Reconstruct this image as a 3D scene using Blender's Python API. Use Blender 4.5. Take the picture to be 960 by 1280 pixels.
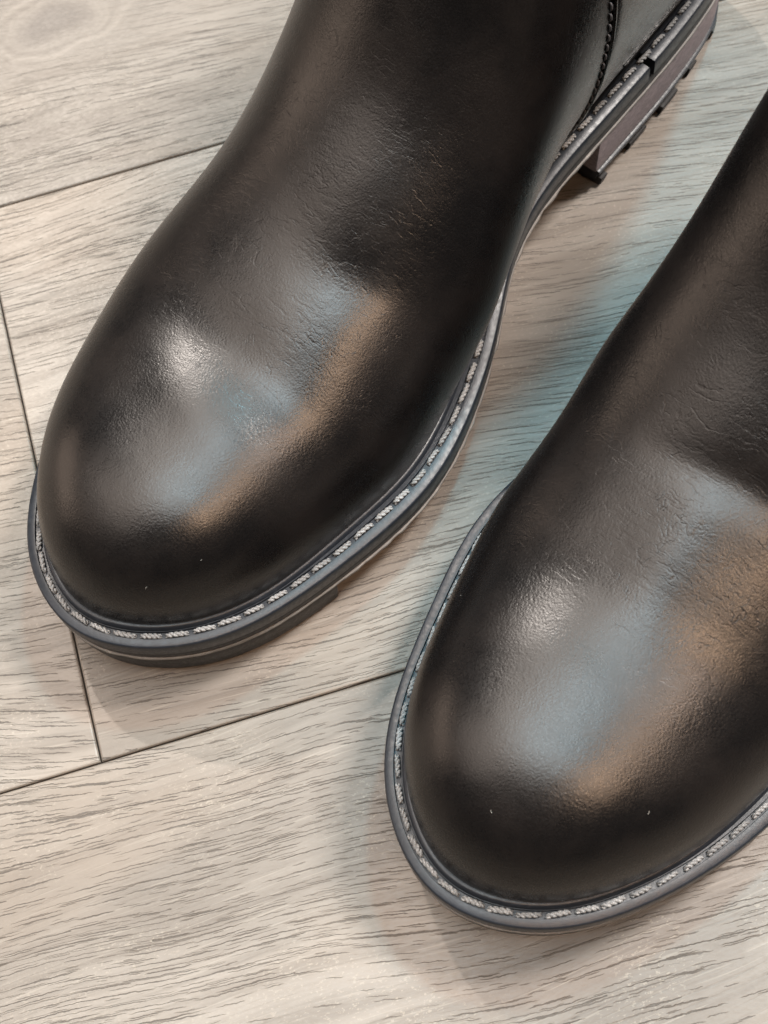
import bpy, bmesh, math, random
import numpy as np
from mathutils import Matrix, Vector

S = 0.01                      # the shapes below are in centimetres
random.seed(7)
rng = np.random.default_rng(7)
scene = bpy.context.scene
for o in list(bpy.data.objects):
    bpy.data.objects.remove(o)

# ------------------------------------------------------------------ camera
cam_data = bpy.data.cameras.new('camera')
cam = bpy.data.objects.new('camera', cam_data)
scene.collection.objects.link(cam)
R = [[0.99726418, 0.0, -0.0739199], [-0.02915172, -0.91895213, -0.39329017], [-0.06792885, 0.39436909, -0.91643805]]
cam.matrix_world = Matrix((
    (R[0][0], -R[1][0], -R[2][0], 0),
    (R[0][1], -R[1][1], -R[2][1], 0),
    (R[0][2], -R[1][2], -R[2][2], 38.031 * S),
    (0, 0, 0, 1)))
cam_data.sensor_fit = 'VERTICAL'
cam_data.sensor_height = 36
cam_data.lens = 36 * 1863.83 / 1280
cam_data.clip_start = 0.01
cam_data.clip_end = 50
cam_data.dof.use_dof = True
cam_data.dof.focus_distance = 0.375
cam_data.dof.aperture_fstop = 26
scene.camera = cam

# ------------------------------------------------------------------ light of the shop
world = bpy.data.worlds.new('World')
scene.world = world
world.use_nodes = True
bg = world.node_tree.nodes['Background']
bg.inputs[0].default_value = (1.0, 0.95, 0.90, 1)
bg.inputs[1].default_value = 0.035

def lamp(name, loc, target, size, power, color, size_y=None):
    d = bpy.data.lights.new(name, 'AREA')
    d.energy = power
    d.color = color
    if size_y:
        d.shape = 'RECTANGLE'; d.size = size; d.size_y = size_y
    else:
        d.shape = 'DISK'; d.size = size
    o = bpy.data.objects.new(name, d)
    scene.collection.objects.link(o)
    o.location = [c * S for c in loc]
    v = Vector([(t - c) for t, c in zip(target, loc)])
    o.rotation_euler = v.to_track_quat('-Z', 'Y').to_euler()
    return o

# warm soft ceiling panels and cyan spot lamps: together they read as white on the floor, and where
# a boot cuts the cyan lamp off the floor turns orange, where it cuts a warm lamp off it turns cyan
MID = (-2, 17, 0)
lamp('warm_panel_lamp', (-36, 18, 165), MID, 1.2, 22, (1.0, 0.87, 0.77), 0.9)
lamp('warm_panel_lamp', (-125, -10, 150), MID, 1.1, 10, (1.0, 0.84, 0.73), 0.9)
lamp('lane_fill_lamp', (90, 64, 168), (3, 24, 0), 0.36, 74, (1.0, 0.93, 0.87))  # added fill lamp, brightens the floor lane between the boots
lamp('cyan_spot_lamp', (-8, -2, 172), MID, 0.75, 10, (0.52, 0.84, 1.0))
lamp('cyan_spot_lamp', (44, 106, 185), (2, 24, 0), 0.16, 22, (0.28, 0.81, 1.0))
lamp('ceiling_spot_lamp', (-75, 155, 195), (-10, 40, 0), 0.05, 46, (1.0, 0.90, 0.82))
lamp('peach_spot_lamp', (84, -20, 180), (3, 22, 0), 0.34, 8, (1.0, 0.72, 0.56))
lamp('orange_spot_lamp', (46, -72, 180), (3, 24, 0), 0.60, 15, (1.0, 0.66, 0.43))
lamp('flank_sheen_lamp', (-165, 40, 42), (-5, 20, 5), 1.0, 4.5, (1.0, 0.76, 0.60), 0.5)  # added low lamp, lends the far boot's outer flank a brown sheen

scene.view_settings.view_transform = 'Standard'
scene.view_settings.look = 'None'
scene.view_settings.gamma = 1
scene.view_settings.exposure = 0.22

#SHAPE-BEGIN
# ------------------------------------------------------------------ shape of one boot (left foot; +y is the inner side)
CTRL = np.array([[-0.33, 0.3], [0.43, 2.27], [2.2, 3.8], [5.02, 4.78], [8.52, 5.4], [12.08, 4.63], [15.98, 3.13],
                 [20.0, 3.25], [24.0, 3.38], [26.99, 3.08], [28.62, 1.71], [29.01, 0.0], [28.6, -1.7], [27.0, -3.2],
                 [24.0, -3.7], [20.0, -3.89], [16.0, -4.48], [11.99, -5.15], [8.51, -5.23], [5.02, -4.63],
                 [2.17, -3.35], [0.43, -1.8]])

def sstep(a, b, x):
    t = np.clip((np.asarray(x, float) - a) / (b - a), 0, 1)
    return t * t * (3 - 2 * t)

def closed_curve(C, m=40):
    n = len(C); P = []
    for i in range(n):
        p0, p1, p2, p3 = C[i - 1], C[i], C[(i + 1) % n], C[(i + 2) % n]
        for t in np.arange(m) / m:
            P.append(.5 * ((2 * p1) + (-p0 + p2) * t + (2 * p0 - 5 * p1 + 4 * p2 - p3) * t * t
                           + (-p0 + 3 * p1 - 3 * p2 + p3) * t ** 3))
    return np.array(P)

def resample_closed(P, n):
    Q = np.vstack([P, P[:1]])
    d = np.r_[0, np.cumsum(np.linalg.norm(np.diff(Q, axis=0), axis=1))]
    u = np.arange(n) / n * d[-1]
    return np.stack([np.interp(u, d, Q[:, k]) for k in range(P.shape[1])], 1), d[-1]

def smooth_closed(P, sig):
    n = len(P); k = np.arange(-int(4 * sig), int(4 * sig) + 1)
    w = np.exp(-.5 * (k / sig) ** 2); w /= w.sum()
    return sum(w[j] * np.roll(P, -k[j], 0) for j in range(len(k)))

NO = 480
OUT, PERIM = resample_closed(closed_curve(CTRL), NO)
OUT = smooth_closed(OUT, 5)
OUT, PERIM = resample_closed(OUT, NO)
_t = np.roll(OUT, -1, 0) - np.roll(OUT, 1, 0)
_t /= np.linalg.norm(_t, axis=1)[:, None]
ONRM = np.stack([_t[:, 1], -_t[:, 0]], 1)
if (ONRM * (OUT - [14, 0])).sum() > 0:
    ONRM = -ONRM                                       # points inwards
OTAN = _t

def inset(d):
    return OUT + ONRM * np.reshape(d, (-1, 1))

def spring(x):
    return 0.5 * np.clip((6 - np.asarray(x, float)) / 6, 0, 1) ** 2

def welt_z(x):                                          # height of the welt's top
    return 2.3 + spring(x) + 1.2 * sstep(11, 20, x)

def table(keys, vals, x):
    """smooth monotone cubic through a table"""
    k = np.asarray(keys, float); v = np.asarray(vals, float); x = np.clip(x, k[0], k[-1])
    h = np.diff(k); d = np.diff(v) / h
    m = np.zeros(len(k)); m[0] = d[0]; m[-1] = d[-1]
    m[1:-1] = (d[:-1] * h[1:] + d[1:] * h[:-1]) / (h[1:] + h[:-1])
    i = np.clip(np.searchsorted(k, x) - 1, 0, len(h) - 1)
    t = (x - k[i]) / h[i]
    return ((2 * t**3 - 3 * t**2 + 1) * v[i] + (t**3 - 2 * t**2 + t) * h[i] * m[i]
            + (-2 * t**3 + 3 * t**2) * v[i + 1] + (t**3 - t**2) * h[i] * m[i + 1])

FEATHER = inset(0.60 + 0.14 * sstep(3, 7, OUT[:, 0]))
i0, i1 = FEATHER[:, 0].argmin(), FEATHER[:, 0].argmax()
TIP, END = FEATHER[i0], FEATHER[i1]
_roll = np.roll(FEATHER, -i0, 0); _j = (i1 - i0) % NO
_a, _b = _roll[:_j + 1], np.vstack([_roll[_j:], _roll[:1]])[::-1]
MED, LAT = (_a, _b) if _a[:, 1].mean() > _b[:, 1].mean() else (_b, _a)
RISE = 12.0
NT1, NT2, NS = 250, 60, 150

def upper_grid(dents):
    x0, xe = TIP[0] + 1e-3, END[0] - 1e-3
    a = np.arange(NT1 + 1) / NT1
    kk = x0 + (xe - x0) * (0.35 * a + 0.65 * (1 - np.cos(np.pi * a)) / 2)
    kk[:14] = x0 + (kk[14] - x0) * (np.arange(14) / 14) ** 2
    kk = np.r_[kk, xe + RISE * (np.arange(1, NT2 + 1) / NT2) ** 1.3]
    foot = np.minimum(kk, xe); rise = np.maximum(kk - xe, 0)
    ym = np.interp(foot, MED[:, 0], MED[:, 1]); yl = np.interp(foot, LAT[:, 0], LAT[:, 1])
    tip = np.sqrt(np.clip(1 - (1 - np.clip(kk - x0, 0, 2.5) / 2.5) ** 2, 0, 1))
    zb = welt_z(foot) - 0.06
    px = foot + np.where(rise > 0, table([0, 1, 2.5, 5, 8, 11, 15], [0, .25, .3, -.1, -.8, -1.0, -.9], rise), 0)
    pz = zb + rise
    yr = table([0, 4, 8, 12, 16, 22, 28, 43], [.35, .35, .35, .45, .35, .1, 0, 0], kk)
    yr = np.where(kk < 2.5, yr + (TIP[1] - yr) * (1 - tip), yr)
    ym = np.where(rise > 0, yr, ym); yl = np.where(rise > 0, yr, yl)
    dx = table([0, 10, 12, 14, 16, 18, 20, 23, 26, 28.3, 43], [0, 10, 11.8, 13.3, 14.6, 15.6, 16.4, 17.2, 17.6, 17.8, 17.8], kk)
    dx = np.where(kk < 10, kk, dx)
    T = table([0, 2, 4, 6, 8, 10, 12, 14, 16, 18, 20, 23, 26, 28.3, 43],
              [5.45, 5.75, 6.0, 6.25, 6.75, 7.6, 8.8, 10.2, 11.8, 13.4, 14.7, 16.1, 16.7, 16.9, 17.4], kk)
    toe = (1 - (1 - np.clip(kk - x0, 0, 3.4) / 3.4) ** 2.3) ** (1 / 2.2)
    dz = zb + (T - zb) * toe
    dz = np.where(rise > 0, T, dz)
    bm, bl = np.maximum(ym - yr, 0), np.maximum(yr - yl, 0)
    bl1 = sstep(7, 13, kk)
    K = [0, 8, 12, 16, 20, 24, 28, 32, 43]
    def mix(b, r, vals):
        return b * r * (1 - bl1) + table(K, vals, kk) * bl1
    P1m = mix(bm, 1.15, [5, 5.3, 5.45, 5.2, 4.75, 4.4, 4.7, 5.0, 5.3])
    P2m = mix(bm, .80, [3.5, 3.7, 3.7, 4.0, 4.5, 4.8, 5.0, 5.2, 5.4])
    P1l = mix(bl, 1.13, [5, 5.05, 5.2, 5.1, 4.8, 4.6, 4.7, 5.0, 5.3])
    P2l = mix(bl, .80, [3.5, 3.5, 3.1, 3.1, 3.6, 4.3, 4.8, 5.2, 5.3])
    z1 = table([0, 8, 16, 20, 24, 28, 32, 43], [.56, .55, .47, .44, .32, .12, 0, 0], kk)
    G = np.zeros((len(kk), NS + 1, 3))
    for j in range(NS + 1):
        s = j / NS
        side = 1 if s <= .5 else -1
        v = 2 * s if s <= .5 else 2 * (1 - s)
        v = v + .06 * math.sin(2 * math.pi * v)
        b0, b1, b2, b3 = (1 - v)**3, 3 * v * (1 - v)**2, 3 * v * v * (1 - v), v**3
        if side > 0:
            y = yr + b0 * bm + b1 * P1m + b2 * P2m
        else:
            y = yr - b0 * bl - b1 * P1l - b2 * P2l
        f = b1 * z1 + b2 + b3
        G[:, j, 0] = px + (dx - px) * f
        G[:, j, 1] = y
        G[:, j, 2] = pz + (dz - pz) * f
    for _ in range(2):                                  # relax along the length, ends kept
        G[20:-1] = .25 * G[19:-2] + .5 * G[20:-1] + .25 * G[21:]
    # creases and hollows of the worn vamp
    N = grid_normals(G)
    d = np.zeros(G.shape[:2])
    for (cx, cy, rx, ry, rot, amp) in dents:
        c, s_ = math.cos(rot), math.sin(rot)
        X, Y = G[..., 0] - cx, G[..., 1] - cy
        u, w = c * X + s_ * Y, -s_ * X + c * Y
        d += amp * np.exp(-(u / rx) ** 2 - (w / ry) ** 2)
    d *= sstep(3.5, 5.0, G[..., 2])
    return G + N * d[..., None], kk

def grid_normals(G):
    du = np.gradient(G, axis=0); dv = np.gradient(G, axis=1)
    N = np.cross(dv, du)
    l = np.linalg.norm(N, axis=-1, keepdims=True)
    N = N / np.maximum(l, 1e-9)
    mid = N[G.shape[0] // 2, G.shape[1] // 2]
    if mid[2] < 0:
        N = -N
    return N

DENTS_SMOOTH = [(7.1, .5, .9, 2.7, .17, -.16), (5.4, .9, .8, 2.6, .17, .07), (10.0, 2.2, .7, 1.5, -.3, -.10),
                (11.6, 1.6, .8, 1.8, -.2, .06), (13.2, .8, .9, 2.4, 0, -.08)]
DENTS_NEAR = [(7.0, 2.4, 1.1, 1.8, .25, -.14), (7.2, -2.2, .9, 1.5, -.1, -.08), (8.4, .1, 1.6, .9, .1, .10), (10.3, -.2, .45, 2.0, .12, -.12),
              (11.6, .2, .8, 2.2, 0, .06), (5.2, .2, .8, 2.6, .05, .05)]
POSE_FAR = (-10.6815, 12.5993, 0.93756, True)
POSE_NEAR = (-0.9243, 5.3818, 0.91779, False)
#SHAPE-END

# ------------------------------------------------------------------ materials
class Nodes:
    def __init__(self, name):
        self.m = bpy.data.materials.new(name); self.m.use_nodes = True
        self.t = self.m.node_tree
        self.b = self.t.nodes['Principled BSDF']
    def new(self, kind, **kw):
        n = self.t.nodes.new(kind)
        for k, v in kw.items():
            setattr(n, k, v)
        return n
    def put(self, sock, v):
        if isinstance(v, bpy.types.NodeSocket):
            self.t.links.new(v, sock)
        elif v is not None:
            if sock.type == 'RGBA' and not hasattr(v, '__len__'):
                v = (v, v, v, 1)
            elif sock.type == 'RGBA' and len(v) == 3:
                v = (*v, 1)
            sock.default_value = v
    def math(self, op, a, b=None, c=None, clamp=False):
        n = self.new('ShaderNodeMath', operation=op, use_clamp=clamp)
        self.put(n.inputs[0], a); self.put(n.inputs[1], b) if b is not None else None
        if c is not None: self.put(n.inputs[2], c)
        return n.outputs[0]
    def vec(self, op, a, b=None):
        n = self.new('ShaderNodeVectorMath', operation=op)
        self.put(n.inputs[0], a)
        if b is not None: self.put(n.inputs[1], b)
        return n.outputs[0]
    def noise(self, v, scale=1.0, detail=2.0, rough=.5, dist=0.0):
        n = self.new('ShaderNodeTexNoise')
        self.put(n.inputs['Vector'], v); n.inputs['Scale'].default_value = scale
        n.inputs['Detail'].default_value = detail; n.inputs['Roughness'].default_value = rough
        n.inputs['Distortion'].default_value = dist
        return n.outputs['Fac']
    def ramp(self, f, lo, hi, a=0.0, b=1.0):
        n = self.new('ShaderNodeMapRange', interpolation_type='SMOOTHSTEP')
        self.put(n.inputs[0], f)
        n.inputs[1].default_value = lo; n.inputs[2].default_value = hi
        n.inputs[3].default_value = a; n.inputs[4].default_value = b
        return n.outputs[0]
    def mix(self, f, a, b, mode='MIX'):
        n = self.new('ShaderNodeMix', data_type='RGBA', blend_type=mode)
        self.put(n.inputs[0], f); self.put(n.inputs[6], a); self.put(n.inputs[7], b)
        return n.outputs[2]
    def combine(self, x, y, z=0.0):
        n = self.new('ShaderNodeCombineXYZ')
        self.put(n.inputs[0], x); self.put(n.inputs[1], y); self.put(n.inputs[2], z)
        return n.outputs[0]
    def split(self, v):
        n = self.new('ShaderNodeSeparateXYZ'); self.put(n.inputs[0], v)
        return n.outputs
    def bump(self, h, strength, dist, normal=None):
        n = self.new('ShaderNodeBump')
        n.inputs['Strength'].default_value = strength; n.inputs['Distance'].default_value = dist
        self.put(n.inputs['Height'], h)
        if normal is not None: self.put(n.inputs['Normal'], normal)
        return n.outputs[0]
    def coord_cm(self):
        tc = self.new('ShaderNodeTexCoord')
        return self.vec('MULTIPLY', tc.outputs['Object'], (100, 100, 100))
    def out(self, color=None, rough=None, normal=None, **kw):
        self.put(self.b.inputs['Base Color'], color)
        if rough is not None: self.put(self.b.inputs['Roughness'], rough)
        if normal is not None: self.put(self.b.inputs['Normal'], normal)
        for k, v in kw.items():
            self.put(self.b.inputs[k.replace('_', ' ')], v)
        return self.m

def mat_leather(name='black_leather', fine=1.0, spec=.42, rgh=0.0):
    n = Nodes(name)
    c = n.coord_cm()
    x = n.split(c)
    vo = n.new('ShaderNodeTexVoronoi', feature='SMOOTH_F1')
    wob = n.vec('ADD', c, n.vec('MULTIPLY', n.noise(c, 3, 2), (.15, .15, .15)))
    n.put(vo.inputs['Vector'], wob); vo.inputs['Scale'].default_value = 16; vo.inputs['Smoothness'].default_value = .5
    grain = n.math('MULTIPLY', vo.outputs['Distance'], n.ramp(n.noise(c, .8, 3), .3, .65, .35, 1.0))
    fineg = n.noise(c, 22, 3, .6)
    # fine wrinkles across the vamp where the foot bends
    wr = n.noise(n.vec('MULTIPLY', wob, (9, 1.6, 4)), 1.0, 3, .6)
    wr = n.ramp(wr, .36, .50)
    wmask = n.math('MULTIPLY', n.ramp(x[0], 5, 8), n.ramp(n.noise(c, .45, 1), .42, .62))
    wr = n.math('MULTIPLY_ADD', n.math('SUBTRACT', wr, 1.0), wmask, 1.0)
    def crease(scale, w, seed, lo_, hi_):
        q = n.vec('ADD', n.vec('MULTIPLY', wob, scale), (seed, seed, seed))
        f = n.noise(q, 1.0, 2, .55)
        e = n.math('ABSOLUTE', n.math('SUBTRACT', f, .5))
        brk = n.noise(n.vec('ADD', c, (seed, 0, seed)), .9, 3, .6)
        wid = n.math('MULTIPLY', n.ramp(brk, lo_, hi_), w)
        return n.math('SUBTRACT', 1.0, n.math('DIVIDE', e, n.math('ADD', wid, 1e-4)), clamp=True)
    flex = n.math('MULTIPLY', n.ramp(x[0], 4.5, 8.5), n.ramp(x[0], 17, 11))
    cr = n.math('MULTIPLY', n.math('MAXIMUM', crease((2.6, .55, 1.2), .035, 5.0, .50, .66), crease((1.5, 2.6, 2.2), .03, 19.0, .54, .70)), flex)
    wr = n.math('MULTIPLY_ADD', cr, -1.4, wr)
    # a few slanting creases and pits
    pit = n.ramp(n.noise(n.vec('MULTIPLY', c, (5, 14, 9)), 1.0, 2), .70, .76)
    n1 = n.bump(grain, .24 * fine, .016 * S)
    n2 = n.bump(fineg, .34 * fine, .012 * S, n1)
    n3 = n.bump(wr, .19, .016 * S, n2)
    n4 = n.bump(pit, -.5, .02 * S, n3)
    soft = n.noise(c, .55, 3, .55)
    n5 = n.bump(soft, .14, .16 * S, n4)
    patch = n.noise(c, .35, 4, .6)
    col = n.mix(n.ramp(patch, .35, .7), (.0026, .0023, .0024), (.0058, .0045, .0041))
    rough = n.math('ADD', n.ramp(patch, .3, .7, .255 + rgh, .335 + rgh), n.ramp(fineg, .3, .7, -.03, .05))
    return n.out(col, rough, n5, Specular_IOR_Level=spec)

def mat_rubber(name, col, rough, scuff=.35, col2=None):
    n = Nodes(name)
    c = n.coord_cm()
    g = n.noise(c, 9, 4, .65)
    dirt = n.ramp(n.noise(c, 2.3, 5, .7), .52, .75)
    base = n.mix(n.math('MULTIPLY', dirt, scuff), col, col2 or tuple(min(1, v * 2.4 + .012) for v in col))
    nb = n.bump(g, .35, .018 * S)
    return n.out(base, n.ramp(g, .3, .7, rough - .05, rough + .08), nb, Specular_IOR_Level=.34)

def mat_stack():
    n = Nodes('scuffed_heel_rubber')
    c = n.coord_cm()
    g = n.noise(n.vec('MULTIPLY', c, (1, 1, 5)), 5, 5, .7)
    col = n.mix(n.ramp(g, .3, .7), (.09, .075, .082), (.23, .19, .20))
    return n.out(col, .62, n.bump(n.noise(c, 14, 4, .7), .6, .03 * S))

def mat_thread():
    n = Nodes('grey_thread')
    c = n.coord_cm()
    g = n.noise(c, 30, 3, .6)
    oi = n.new('ShaderNodeObjectInfo')
    tint = n.ramp(oi.outputs['Random'], 0, 1, .78, 1.08)
    col = n.mix(n.ramp(g, .3, .7), (.09, .093, .096), (.265, .268, .27))
    col = n.mix(1.0, col, n.combine(tint, tint, tint), 'MULTIPLY')
    return n.out(col, .85, n.bump(g, .5, .02 * S))

def mat_plain(name, col, rough=.6):
    n = Nodes(name)
    c = n.coord_cm()
    g = n.noise(c, 12, 3, .6)
    return n.out(n.mix(g, tuple(v * .8 for v in col), tuple(v * 1.2 for v in col)), rough, n.bump(g, .3, .01 * S))

def mat_oak(name, knot=None):
    n = Nodes(name)
    c0 = n.coord_cm()
    oi = n.new('ShaderNodeObjectInfo')
    rnd = oi.outputs['Random']
    off = n.combine(n.math('MULTIPLY', rnd, 317.0), n.math('MULTIPLY', rnd, 173.0), n.math('MULTIPLY', rnd, 91.0))
    c = n.vec('ADD', c0, off)
    s = n.split(c)
    # grain lines wander slowly along the board
    wander = n.noise(n.vec('MULTIPLY', c, (.045, .075, 1)), 1.0, 2, .5)
    y = n.math('MULTIPLY_ADD', n.math('SUBTRACT', wander, .5), 5.0, s[1])
    ring = None
    if knot:
        dx = n.math('MULTIPLY', n.math('SUBTRACT', n.split(c0)[0], knot[0]), .62)
        dy = n.math('SUBTRACT', n.split(c0)[1], knot[1])
        r = n.math('SQRT', n.math('ADD', n.math('MULTIPLY', dx, dx), n.math('MULTIPLY', dy, dy)))
        near = n.ramp(r, .6, 4.2, 1.0, 0.0)
        r = n.math('MULTIPLY_ADD', n.noise(c, .5, 2), 1.3, r)
        ring = n.noise(n.combine(n.math('MULTIPLY', r, 2.3), n.math('MULTIPLY', s[0], .05), 0), 1.0, 3, .6)
        core = n.ramp(r, .6, 1.9, 1.0, 0.0)
    p = n.combine(s[0], y, 0.0)
    def stretched(fx, fy, detail=2, rough=.5, src=p):
        return n.noise(n.vec('MULTIPLY', src, (fx, fy, 1)), 1.0, detail, rough)
    broad = n.math('ADD', n.math('MULTIPLY', stretched(.05, .28, 3, .55), .65), n.math('MULTIPLY', n.noise(c, .22, 3, .55), .35))
    band = stretched(.09, 1.9, 4, .6)
    # pores: thin dark ticks lying along the grain, slightly oblique to it, with ragged edges
    jit = n.noise(n.vec('MULTIPLY', c, (4.0, 8.0, 1)), 1.0, 2, .6)
    yo = n.math('MULTIPLY_ADD', s[0], .11, n.math('MULTIPLY_ADD', n.math('SUBTRACT', jit, .5), .085, y))
    po = n.combine(s[0], yo, 3.0)
    zone = n.ramp(stretched(.10, .50, 3, .55), .32, .66)
    def ticks(fx, fy, half, w, seed, share):
        """one thin tick per cell of a stretched Voronoi lattice"""
        q = n.vec('ADD', n.vec('MULTIPLY', po, (fx, fy, 0)), (seed, seed * .37, 0))
        v = n.new('ShaderNodeTexVoronoi', voronoi_dimensions='2D', feature='F1')
        n.put(v.inputs['Vector'], q); v.inputs['Scale'].default_value = 1.0
        d = n.split(n.vec('SUBTRACT', q, v.outputs['Position']))
        r3 = n.split(v.outputs['Color'])
        h = n.math('MULTIPLY', n.math('MULTIPLY_ADD', r3[0], .85, .35), half * fx)
        ww = n.math('MULTIPLY', n.math('MULTIPLY_ADD', r3[1], .7, .55), w * fy)
        u = n.math('DIVIDE', d[0], h); t = n.math('DIVIDE', d[1], ww)
        e = n.math('ADD', n.math('MULTIPLY', u, u), n.math('MULTIPLY', t, t))
        on = n.ramp(n.math('SUBTRACT', n.math('MULTIPLY_ADD', zone, share[1] - share[0], share[0]), r3[2]), 0.0, .12)
        return n.math('MULTIPLY', n.ramp(e, 1.0, .35), on)
    t1 = ticks(.40, 3.0, 1.5, .0175, 3.0, (.15, .92))
    t2 = ticks(.70, 4.6, .85, .016, 17.0, (.20, .90))
    t3 = ticks(1.3, 7.0, .42, .013, 41.0, (.25, .85))
    t4 = ticks(.28, 4.4, 2.2, .013, 71.0, (.25, .75))
    soft_band = n.ramp(stretched(.16, 6.0, 3, .6), .53, .68)
    dark = n.math('MAXIMUM', n.math('MAXIMUM', t1, n.math('MULTIPLY', t2, .95)),
                  n.math('MAXIMUM', n.math('MULTIPLY', t3, .75), n.math('MULTIPLY', t4, .7)))
    dark = n.math('MAXIMUM', dark, n.math('MULTIPLY', soft_band, .24))
    light = n.ramp(stretched(.45, 13, 2, .5), .58, .72)
    col = n.mix(n.ramp(broad, .36, .62), PALE_A, PALE_B)
    col = n.mix(n.math('MULTIPLY', n.ramp(band, .38, .70), .6), col, PALE_C)
    col = n.mix(n.math('MULTIPLY', n.ramp(n.noise(n.vec('MULTIPLY', c, (.07, .16, 1)), 1.0, 3, .55), .45, .68), .55), col, (.136, .106, .082))
    col = n.mix(n.math('MULTIPLY', light, .32), col, (.205, .184, .156))
    glint = n.math('MULTIPLY', n.ramp(n.noise(n.vec('MULTIPLY', c, (9, 15, 1)), 1.0, 2, .6), .56, .70), n.ramp(n.noise(c, .35, 2), .42, .62))  # bright glints of the vinyl surface, painted into its colour
    col = n.mix(n.math('MULTIPLY', glint, .40), col, (.22, .195, .16))
    if knot:
        kc = n.mix(n.ramp(ring, .2, .8), (.075, .062, .052), (.165, .145, .126))
        col = n.mix(n.math('MULTIPLY', near, .7), col, kc)
        col = n.mix(n.math('MULTIPLY', core, .8), col, (.072, .060, .052))
        dark = n.math('MULTIPLY', dark, n.math('SUBTRACT', 1.0, n.math('MULTIPLY', near, .9)))
    tone = n.ramp(rnd, 0, 1, .88, 1.10)
    col = n.mix(1.0, col, n.combine(tone, tone, tone), 'MULTIPLY')
    col = n.mix(n.math('MULTIPLY', dark, .72), col, (.020, .015, .012))
    fleck = n.noise(n.vec('MULTIPLY', c, (7, 16, 1)), 1.0, 3, .65)
    h = n.math('SUBTRACT', n.math('MULTIPLY', fleck, .35), dark)
    nb = n.bump(h, .55, .018 * S)
    rough = n.math('MULTIPLY_ADD', dark, .2, n.ramp(fleck, .3, .7, .40, .54))
    return n.out(col, rough, nb, Specular_IOR_Level=.45)

PALE_A, PALE_B, PALE_C = (.088, .073, .060), (.146, .128, .111), (.066, .052, .041)
M_LEATHER = mat_leather()
M_COUNTER = mat_leather('black_heel_leather', .5, .30, -.04)
M_WELT = mat_rubber('welt_rubber', (.0095, .012, .0165), .40)
M_MID = mat_rubber('midsole_rubber', (.012, .012, .014), .5)
M_SOLE = mat_rubber('outsole_rubber', (.016, .015, .015), .55, .5)
M_LINE = mat_rubber('cut_edge', (.15, .142, .135), .7, .6, (.30, .28, .26))
M_STACK = mat_stack()
M_THREAD = mat_thread()
M_DARKTHREAD = mat_plain('dark_thread', (.045, .045, .05), .7)
M_LINING = mat_plain('lining', (.06, .05, .045), .9)
M_LINT = mat_plain('lint', (.20, .19, .175), .9)
M_OAK = mat_oak('grey_oak_vinyl')
M_SUB = mat_plain('subfloor_board', (.030, .026, .022), .9)  # dark board lying under the planks

# ------------------------------------------------------------------ object helpers
def link(o, parent=None):
    scene.collection.objects.link(o)
    if parent is not None:
        o.parent = parent
    return o

def mesh_obj(name, V, F, mat, parent=None, smooth=True, flip=False):
    V = np.asarray(V, float) * S
    me = bpy.data.meshes.new(name)
    if flip:
        F = [tuple(reversed(f)) for f in F]
    me.from_pydata(V.tolist(), [], [tuple(int(i) for i in f) for f in F])
    me.materials.append(mat)
    bm = bmesh.new(); bm.from_mesh(me)
    bmesh.ops.remove_doubles(bm, verts=bm.verts, dist=1e-7)
    bmesh.ops.recalc_face_normals(bm, faces=bm.faces)
    bm.to_mesh(me); bm.free()
    for p in me.polygons:
        p.use_smooth = smooth
    if smooth:
        try:
            me.set_sharp_from_angle(angle=math.radians(42))
        except Exception:
            pass
    return link(bpy.data.objects.new(name, me), parent)

def grid_faces(a, b, close_b=False, base=0):
    F = []
    for i in range(a - 1):
        for j in range(b if close_b else b - 1):
            k = (j + 1) % b
            F.append((base + i * b + j, base + i * b + k, base + (i + 1) * b + k, base + (i + 1) * b + j))
    return F

def tube(P, r, k=6):
    """points, faces of a tube along a polyline; r is a number or an array"""
    P = np.asarray(P, float); r = np.broadcast_to(r, len(P))
    T = np.gradient(P, axis=0); T /= np.linalg.norm(T, axis=1)[:, None] + 1e-12
    up = np.array([.13, .21, .97])
    V = []
    for p, t, q in zip(P, T, r):
        a = np.cross(t, up); a /= np.linalg.norm(a) + 1e-9
        b = np.cross(a, t)
        for i in range(k):
            w = 2 * math.pi * i / k
            V.append(p + q * (a * math.cos(w) + b * math.sin(w)))
    n = len(P)
    F = grid_faces(n, k, True)
    F.append(tuple(range(k - 1, -1, -1))); F.append(tuple((n - 1) * k + i for i in range(k)))
    return np.array(V), F

def loft(profile, idx=None):
    """sweep a profile round the outline. profile: list of (inset, z); each a number or an array over the outline.
    idx: outline indices of an open arc (gets end caps) or None for the whole loop"""
    rows = []
    for d, z in profile:
        d = np.broadcast_to(np.asarray(d, float), NO); z = np.broadcast_to(np.asarray(z, float), NO)
        q = inset(d)
        rows.append(np.column_stack([q, z]))
    A = np.array(rows)                                    # profile x outline
    if idx is None:
        n = NO
    else:
        A = A[:, idx]; n = len(idx)
    V = A.reshape(-1, 3)
    F = grid_faces(len(profile), n, idx is None)
    if idx is not None:
        F.append(tuple(i * n for i in range(len(profile))))
        F.append(tuple(i * n + n - 1 for i in reversed(range(len(profile)))))
    return V, F

OX = OUT[:, 0]
WZ = welt_z(OX)
SP = spring(OX)
F_IN = 0.60 + 0.14 * sstep(3, 7, OX)
arc_len = PERIM / NO

def arc(mask):
    """the one run of outline indices where mask holds"""
    m = np.asarray(mask)
    st = [i for i in range(NO) if m[i] and not m[i - 1]]
    runs = []
    for s in st:
        r = [s]
        while m[(r[-1] + 1) % NO] and len(r) < NO:
            r.append((r[-1] + 1) % NO)
        runs.append(np.array(r))
    return max(runs, key=len)

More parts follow.
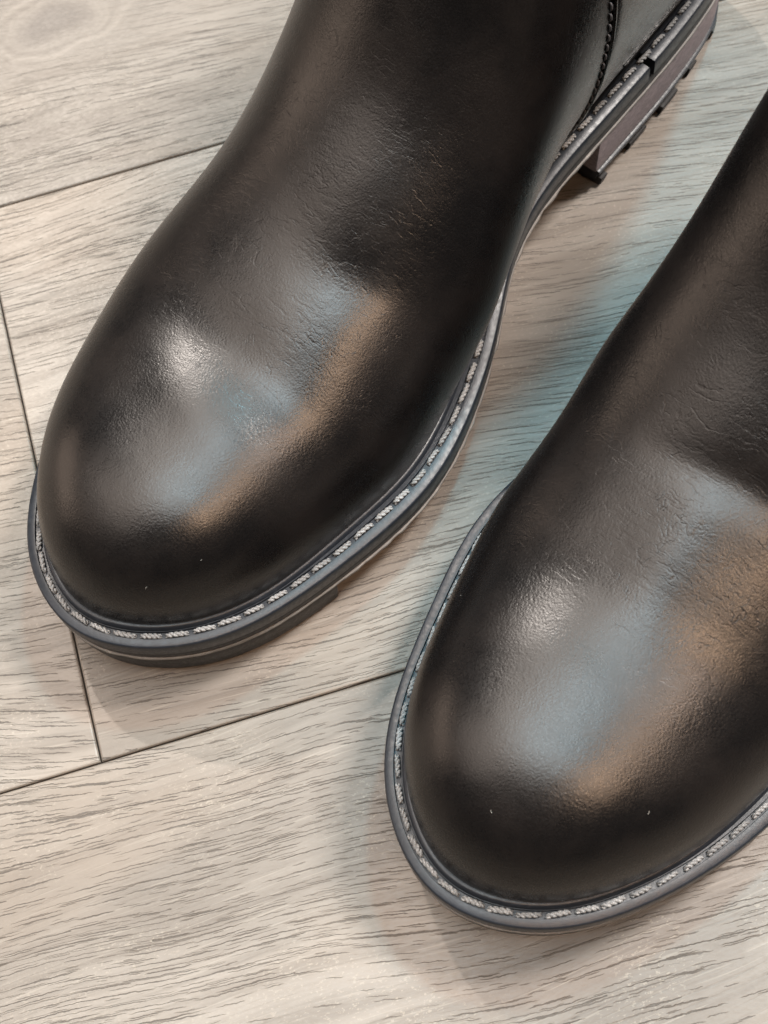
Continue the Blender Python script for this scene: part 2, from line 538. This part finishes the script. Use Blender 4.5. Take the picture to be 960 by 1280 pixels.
# one stitch: two plies twisted together, ends diving into the welt
def stitch_mesh(name, length, rad, mat, ply=2, turns=2.2):
    V, F = [], []
    n = 15
    t = np.linspace(0, 1, n)
    env = 1 - np.abs(2 * t - 1) ** 5
    for k in range(ply):
        ph = 2 * math.pi * (k / ply + turns * t)
        P = np.column_stack([(t - .5) * length, .55 * rad * np.cos(ph), -.55 * rad + 1.0 * rad * env + .45 * rad * np.sin(ph)])
        v, f = tube(P, rad * .66 * (.45 + .55 * env), 6)
        b = sum(len(q) for q in V)
        V.append(v); F += [tuple(i + b for i in g) for g in f]
    me = bpy.data.meshes.new(name)
    me.from_pydata((np.vstack(V) * S).tolist(), [], F)
    me.materials.append(mat)
    for p in me.polygons: p.use_smooth = True
    return me

STITCH = stitch_mesh('stitch', .575, .066, M_THREAD)
SEAM_STITCH = stitch_mesh('seam_stitch', .26, .05, M_DARKTHREAD, 1, 0)

# ------------------------------------------------------------------ floor
ANG = math.radians(16.4)
U = np.array([math.cos(ANG), math.sin(ANG)]); Wv = np.array([-math.sin(ANG), math.cos(ANG)])
PB = np.array([-7.87, 10.14])                              # on the joint below the far boot's toe
ROW = 18.27
JOINT = float(np.dot(np.array([-12.424, 16.667]) - PB, U))  # end joint hidden under the far toe
PL = 122.0
floor = mesh_obj('floor', [(-170, -150, -1.2), (170, -150, -1.2), (170, 190, -1.2), (-170, 190, -1.2),
                           (-170, -150, -.22), (170, -150, -.22), (170, 190, -.22), (-170, 190, -.22)],
                 [(0, 3, 2, 1), (4, 5, 6, 7), (0, 1, 5, 4), (1, 2, 6, 5), (2, 3, 7, 6), (3, 0, 4, 7)], M_SUB, None, False)
floor['kind'] = 'structure'

def plank_mesh():
    g, bv = .022, .06
    L2, W2 = PL / 2 - g, ROW / 2 - g
    V = []
    for z, i in ((-.22, 0), (-.05, 0), (-.012, bv * .45), (0, bv)):
        V += [(-L2 + i, -W2 + i, z), (L2 - i, -W2 + i, z), (L2 - i, W2 - i, z), (-L2 + i, W2 - i, z)]
    F = grid_faces(4, 4, True) + [(12, 13, 14, 15)]
    return V, F
KNOT_W = np.array([-13.57, 34.43])
rows = {}
for r in range(-7, 8):
    st = {0: JOINT, 1: JOINT + 47.0, -1: JOINT - 38.0}.get(r, JOINT + (r * 53.7) % PL)
    for k in (-2, -1, 0, 1):
        cx = st + PL * k + PL / 2
        c = PB + U * cx + Wv * (ROW * (r + .5))
        if abs(c[0]) > 175 or c[1] < -150 or c[1] > 190:
            continue
        rows[(r, k)] = (c, cx)
base_plank = None
for (r, k), (c, cx) in rows.items():
    if base_plank is None:
        V, F = plank_mesh()
        base_plank = mesh_obj('plank', V, F, M_OAK, floor, False)
        o = base_plank
    else:
        o = base_plank.copy(); link(o, floor)
    o.location = (c[0] * S, c[1] * S, 0)
    o.rotation_euler = (0, 0, ANG)
    d = KNOT_W - c
    if abs(np.dot(d, U)) < PL / 2 and abs(np.dot(d, Wv)) < ROW / 2:
        o.data = o.data.copy()
        o.data.materials[0] = mat_oak('knotty_oak_vinyl', (float(np.dot(d, U)), float(np.dot(d, Wv))))

# ------------------------------------------------------------------ boots
def build_boot(pose, dents, label, seed):
    x, y, a, mir = pose
    r_ = np.random.default_rng(seed)
    my = -1 if mir else 1
    root = bpy.data.objects.new('ankle_boot', None)
    scene.collection.objects.link(root)
    root.empty_display_size = .05
    root.location = (x * S, y * S, 0); root.rotation_euler = (0, 0, a)
    root['label'] = label; root['category'] = 'boot'; root['group'] = 'pair of black ankle boots'
    def part(name, VF, mat, parent=root, smooth=True):
        V, F = VF
        V = np.array(V, float); V[:, 1] *= my
        return mesh_obj(name, V, F, mat, parent, smooth, mir)

    # upper
    G, kk = upper_grid(dents)
    N = grid_normals(G)
    nt, ns = G.shape[:2]
    top = G[-1]
    cen = top.mean(0)
    inner = [top + (cen - top) * .03 + [0, 0, .12], top + (cen - top) * .06]
    for dz in (2, 5, 9):
        inner.append(top + (cen - top) * .08 - [0, 0, dz])
    V = np.vstack([G.reshape(-1, 3), inner[0], inner[1]])
    up = part('upper', (V, grid_faces(nt + 2, ns)), M_LEATHER)
    Vl = np.vstack(inner[1:])
    Fl = grid_faces(4, ns) + [tuple(3 * ns + i for i in range(ns))]
    part('lining', (Vl, Fl), M_LINING)

    def surf(i, j):
        i0_ = int(min(max(i, 0), nt - 1.001)); j0_ = int(min(max(j, 0), ns - 1.001))
        fi, fj = i - i0_, j - j0_
        def q(A):
            return ((A[i0_, j0_] * (1 - fj) + A[i0_, j0_ + 1] * fj) * (1 - fi)
                    + (A[i0_ + 1, j0_] * (1 - fj) + A[i0_ + 1, j0_ + 1] * fj) * fi)
        n_ = q(N)
        return q(G), n_ / (np.linalg.norm(n_) + 1e-9)

    def seam_i(j):
        """station where the back quarter starts on longitude j"""
        col = G[:, j]
        for i in range(nt):
            X, Z = col[i, 0], col[i, 2]
            if X > 18.3 - 1.6 * math.exp(-max(Z - 3.45, 0) / .42):
                return i - (X - (18.3 - 1.6 * math.exp(-max(Z - 3.45, 0) / .42))) / max(X - col[i - 1, 0], 1e-3)
        return None
    for js in (list(range(0, 71)), list(range(ns - 1, ns - 72, -1))):
        V, line = [], []
        m = 70; rowsn = 0
        for j in js:
            si = seam_i(j)
            if si is None or si > nt - 25:
                break
            w = np.linspace(0, 1, m)
            for q, t in enumerate(w):
                p, n_ = surf(si + (nt - 1 - si) * t, j)
                off = .075 if q > 1 else (.06 if q == 1 else -.05)
                V.append(p + n_ * off)
            p, n_ = surf(si, j)
            line.append((p + n_ * .05, n_))
            rowsn += 1
        part('back_quarter', (V, grid_faces(rowsn, m)), M_COUNTER)
        P = np.array([l[0] for l in line])
        d = np.r_[0, np.cumsum(np.linalg.norm(np.diff(P, axis=0), axis=1))]
        u = np.arange(0, d[-1], .12)
        Q = np.stack([np.interp(u, d, P[:, k]) for k in range(3)], 1)
        part('seam_binding', tube(Q, .062, 8), M_COUNTER)
        # dark seam stitches just in front of the binding
        NN = np.array([l[1] for l in line])
        QN = np.stack([np.interp(u, d, NN[:, k]) for k in range(3)], 1)
        for s0 in range(4, len(u) - 3, 3):
            if u[s0] > 11: break
            t_ = Q[s0 + 1] - Q[s0 - 1]; t_ /= np.linalg.norm(t_)
            n_ = QN[s0]
            side = np.cross(n_, t_)
            if side[0] > 0: side = -side
            p = Q[s0] + side * .13 - n_ * .035
            o = bpy.data.objects.new('seam_stitch', SEAM_STITCH); link(o, root)
            B = np.cross(n_, t_)
            Mx = Matrix(((t_[0], B[0], n_[0], p[0] * S), (t_[1] * my, B[1] * my, n_[1] * my, p[1] * S * my),
                         (t_[2], B[2], n_[2], p[2] * S), (0, 0, 0, 1)))
            if mir:
                Mx = Mx @ Matrix.Diagonal((1, -1, 1, 1))
            o.matrix_local = Mx
        # raised edge of the heel counter, parallel to the welt
        C = []
        for i in range(nt):
            if G[i, js[0], 0] < 20.2: continue
            zt = welt_z(min(G[i, js[0], 0], 28)) + 1.55
            colz = G[i, js, 2]
            if colz[0] > zt: break
            jj = float(np.interp(zt, colz, np.arange(len(js))))
            p, n_ = surf(i, jj if js[0] == 0 else ns - 1 - jj)
            if p[0] > 20.5: C.append(p + n_ * .10)
        if len(C) > 4:
            part('counter_edge', tube(np.array(C), .06, 6), M_COUNTER)

    # rand bead, welt
    f = F_IN
    bead = [(f - .17, WZ - .06), (f - .155, WZ + .04), (f - .115, WZ + .115), (f - .05, WZ + .145), (f + .04, WZ + .12), (f + .10, WZ - .05)]
    part('rand', loft(bead), M_WELT)
    ch = .325 + .05 * sstep(3, 7, OX)                    # inset of the stitch channel's middle
    welt_prof = [(1.3, WZ - .60), (.05, WZ - .60), (.0, WZ - .54), (.0, WZ - .075), (.014, WZ - .03), (.05, WZ), (ch - .10, WZ + .006),
                 (ch - .085, WZ - .08), (ch + .085, WZ - .08), (ch + .10, WZ), (1.3, WZ)]
    front = arc(OX < 22.15)
    rear = arc(OX > 22.24)
    welt = part('welt', loft(welt_prof, front), M_WELT)
    part('heel_welt', loft([(d + .012 if np.isscalar(d) and d < .06 else d, z) for d, z in welt_prof], rear), M_WELT)
    rag = np.convolve(np.tile(r_.normal(size=NO), 3), [.25, .5, .25], 'same')[NO:2 * NO]
    rag *= np.where((OX > 4.9) & (OX < 20), 1.0, .35)
    mid = [(1.3, WZ - .60), (.075, WZ - .602), (.055, WZ - .65), (.06, WZ - .95), (.09, WZ - 1.0), (1.3, WZ - 1.0)]
    part('midsole', loft(mid), M_MID)
    edge = [(1.3, WZ - 1.0), (.03 + .018 * rag, WZ - 1.004), (.015 + .022 * rag, WZ - 1.05 + .01 * rag), (.035 + .02 * rag, WZ - 1.10 + .015 * rag), (1.3, WZ - 1.1)]
    part('cut_edge', loft(edge), M_LINE)

    # forefoot outsole, recessed, with the toe bumper proud of it
    sole = arc(OX < 20.2)
    zo = WZ - 1.1
    zbot = np.where(OX < 15, SP + .55, np.minimum(zo - .3, SP + .55 + (OX - 15) * .3))
    part('outsole', loft([(1.5, zo), (.36, zo - .002), (.38, zbot + .1), (.48, zbot), (2.6, zbot)], sole), M_SOLE)
    toe = arc(OX < 4.95)
    part('toe_bumper', loft([(1.5, zo - .003), (.07, zo - .006), (.055, zo - .05), (.09, SP + .55), (.15, SP + .47), (.16, SP + .10), (.24, SP + .01), (2.4, SP)], toe), M_SOLE)
    # tread lugs along both sides
    i = 0
    order = np.roll(np.arange(NO), -int(toe[-1]) - 3)
    run = [k for k in order if 5.1 < OX[k] < 14.6]
    groups = []
    cur = []
    for k in run:
        if cur and (k - cur[-1]) % NO != 1: groups.append(cur); cur = []
        cur.append(k)
        if len(cur) * arc_len > 1.25: groups.append(cur); cur = []
    for g in groups:
        if len(g) > 5:
            g = np.array(g[:-3])
            part('tread_lug', loft([(2.2, SP + .56), (.42, SP + .558), (.40, SP + .5), (.46, SP + .03), (.52, SP), (2.2, SP)], g), M_SOLE)

    # heel block
    hz = arc(OX > 19.75)
    part('heel', loft([(2.7, zo - .004), (.06, zo - .006), (.05, zo - .06), (.10, 1.02), (.16, .98), (2.7, .98)], hz), M_STACK)
    part('heel_groove', loft([(2.7, .98), (.22, .979), (.22, .86), (2.7, .86)], arc(OX > 19.80)), M_SOLE)
    part('heel_lift', loft([(2.7, .862), (.12, .86), (.06, .82), (.07, .70), (.15, .66), (.22, .38), (2.7, .38)], arc(OX > 19.9)), M_WELT)
    hl = arc(OX > 20.0)
    n_l = 13
    step = len(hl) / n_l
    for q in range(n_l):
        g = hl[int(q * step):int((q + 1) * step - (5 if q % 3 else 8))]
        ins = .06 + .05 * (q % 2)
        part('tread_lug', loft([(2.2, .382), (ins, .38), (ins - .02, .33), (ins + .05, .03), (ins + .1, 0), (2.2, 0)], g), M_SOLE)

    # welt stitches, one by one
    n_st = int(PERIM / .715)
    path = inset(ch); pz = WZ - .03
    for q in range(n_st):
        u = q / n_st * NO + r_.normal() * .12
        i_ = int(u) % NO; t_ = u - int(u); j_ = (i_ + 1) % NO
        p = np.r_[path[i_] * (1 - t_) + path[j_] * t_, pz[i_] * (1 - t_) + pz[j_] * t_]
        tg = path[(i_ + 3) % NO] - path[i_ - 3]; dz = pz[(i_ + 3) % NO] - pz[i_ - 3]
        ang = math.atan2(tg[1] * my, tg[0]) + r_.normal() * .035 + (.05 * my)
        pit = math.atan2(dz, np.linalg.norm(tg))
        o = bpy.data.objects.new('stitch', STITCH); link(o, welt)
        o.location = (p[0] * S, p[1] * my * S, p[2] * S)
        o.rotation_euler = (r_.normal() * .25, -pit, ang)
        sc = 1 + r_.normal() * .04
        o.scale = (sc, 1 + r_.normal() * .07, 1)

    # lint and short fibres caught on the leather
    V, F, b = [], [], 0
    for q in range(4):
        i_, j_ = r_.integers(20, 190), r_.integers(25, 125)
        p, n_ = surf(float(i_), float(j_))
        d1 = r_.normal(size=3); d1 -= n_ * d1.dot(n_); d1 /= np.linalg.norm(d1)
        d2 = np.cross(n_, d1)
        L_ = r_.uniform(.03, .09); t = np.linspace(-.5, .5, 5)
        P = p + n_ * .012 + np.outer(t * L_, d1) + np.outer(t * t * L_ * r_.normal() * .8, d2)
        v, fc = tube(P, r_.uniform(.003, .006), 4)
        V.append(v); F += [tuple(k + b for k in g) for g in fc]; b += len(v)
    o = part('lint', (np.vstack(V), F), M_LINT); o['kind'] = 'stuff'
    return root, surf

far_boot, _ = build_boot(POSE_FAR, DENTS_SMOOTH, 'black leather ankle boot at the left, with its whole toe and arch in view', 3)
near_boot, _ = build_boot(POSE_NEAR, DENTS_NEAR, 'black leather ankle boot nearer the camera at lower right, cut off by the right edge', 5)
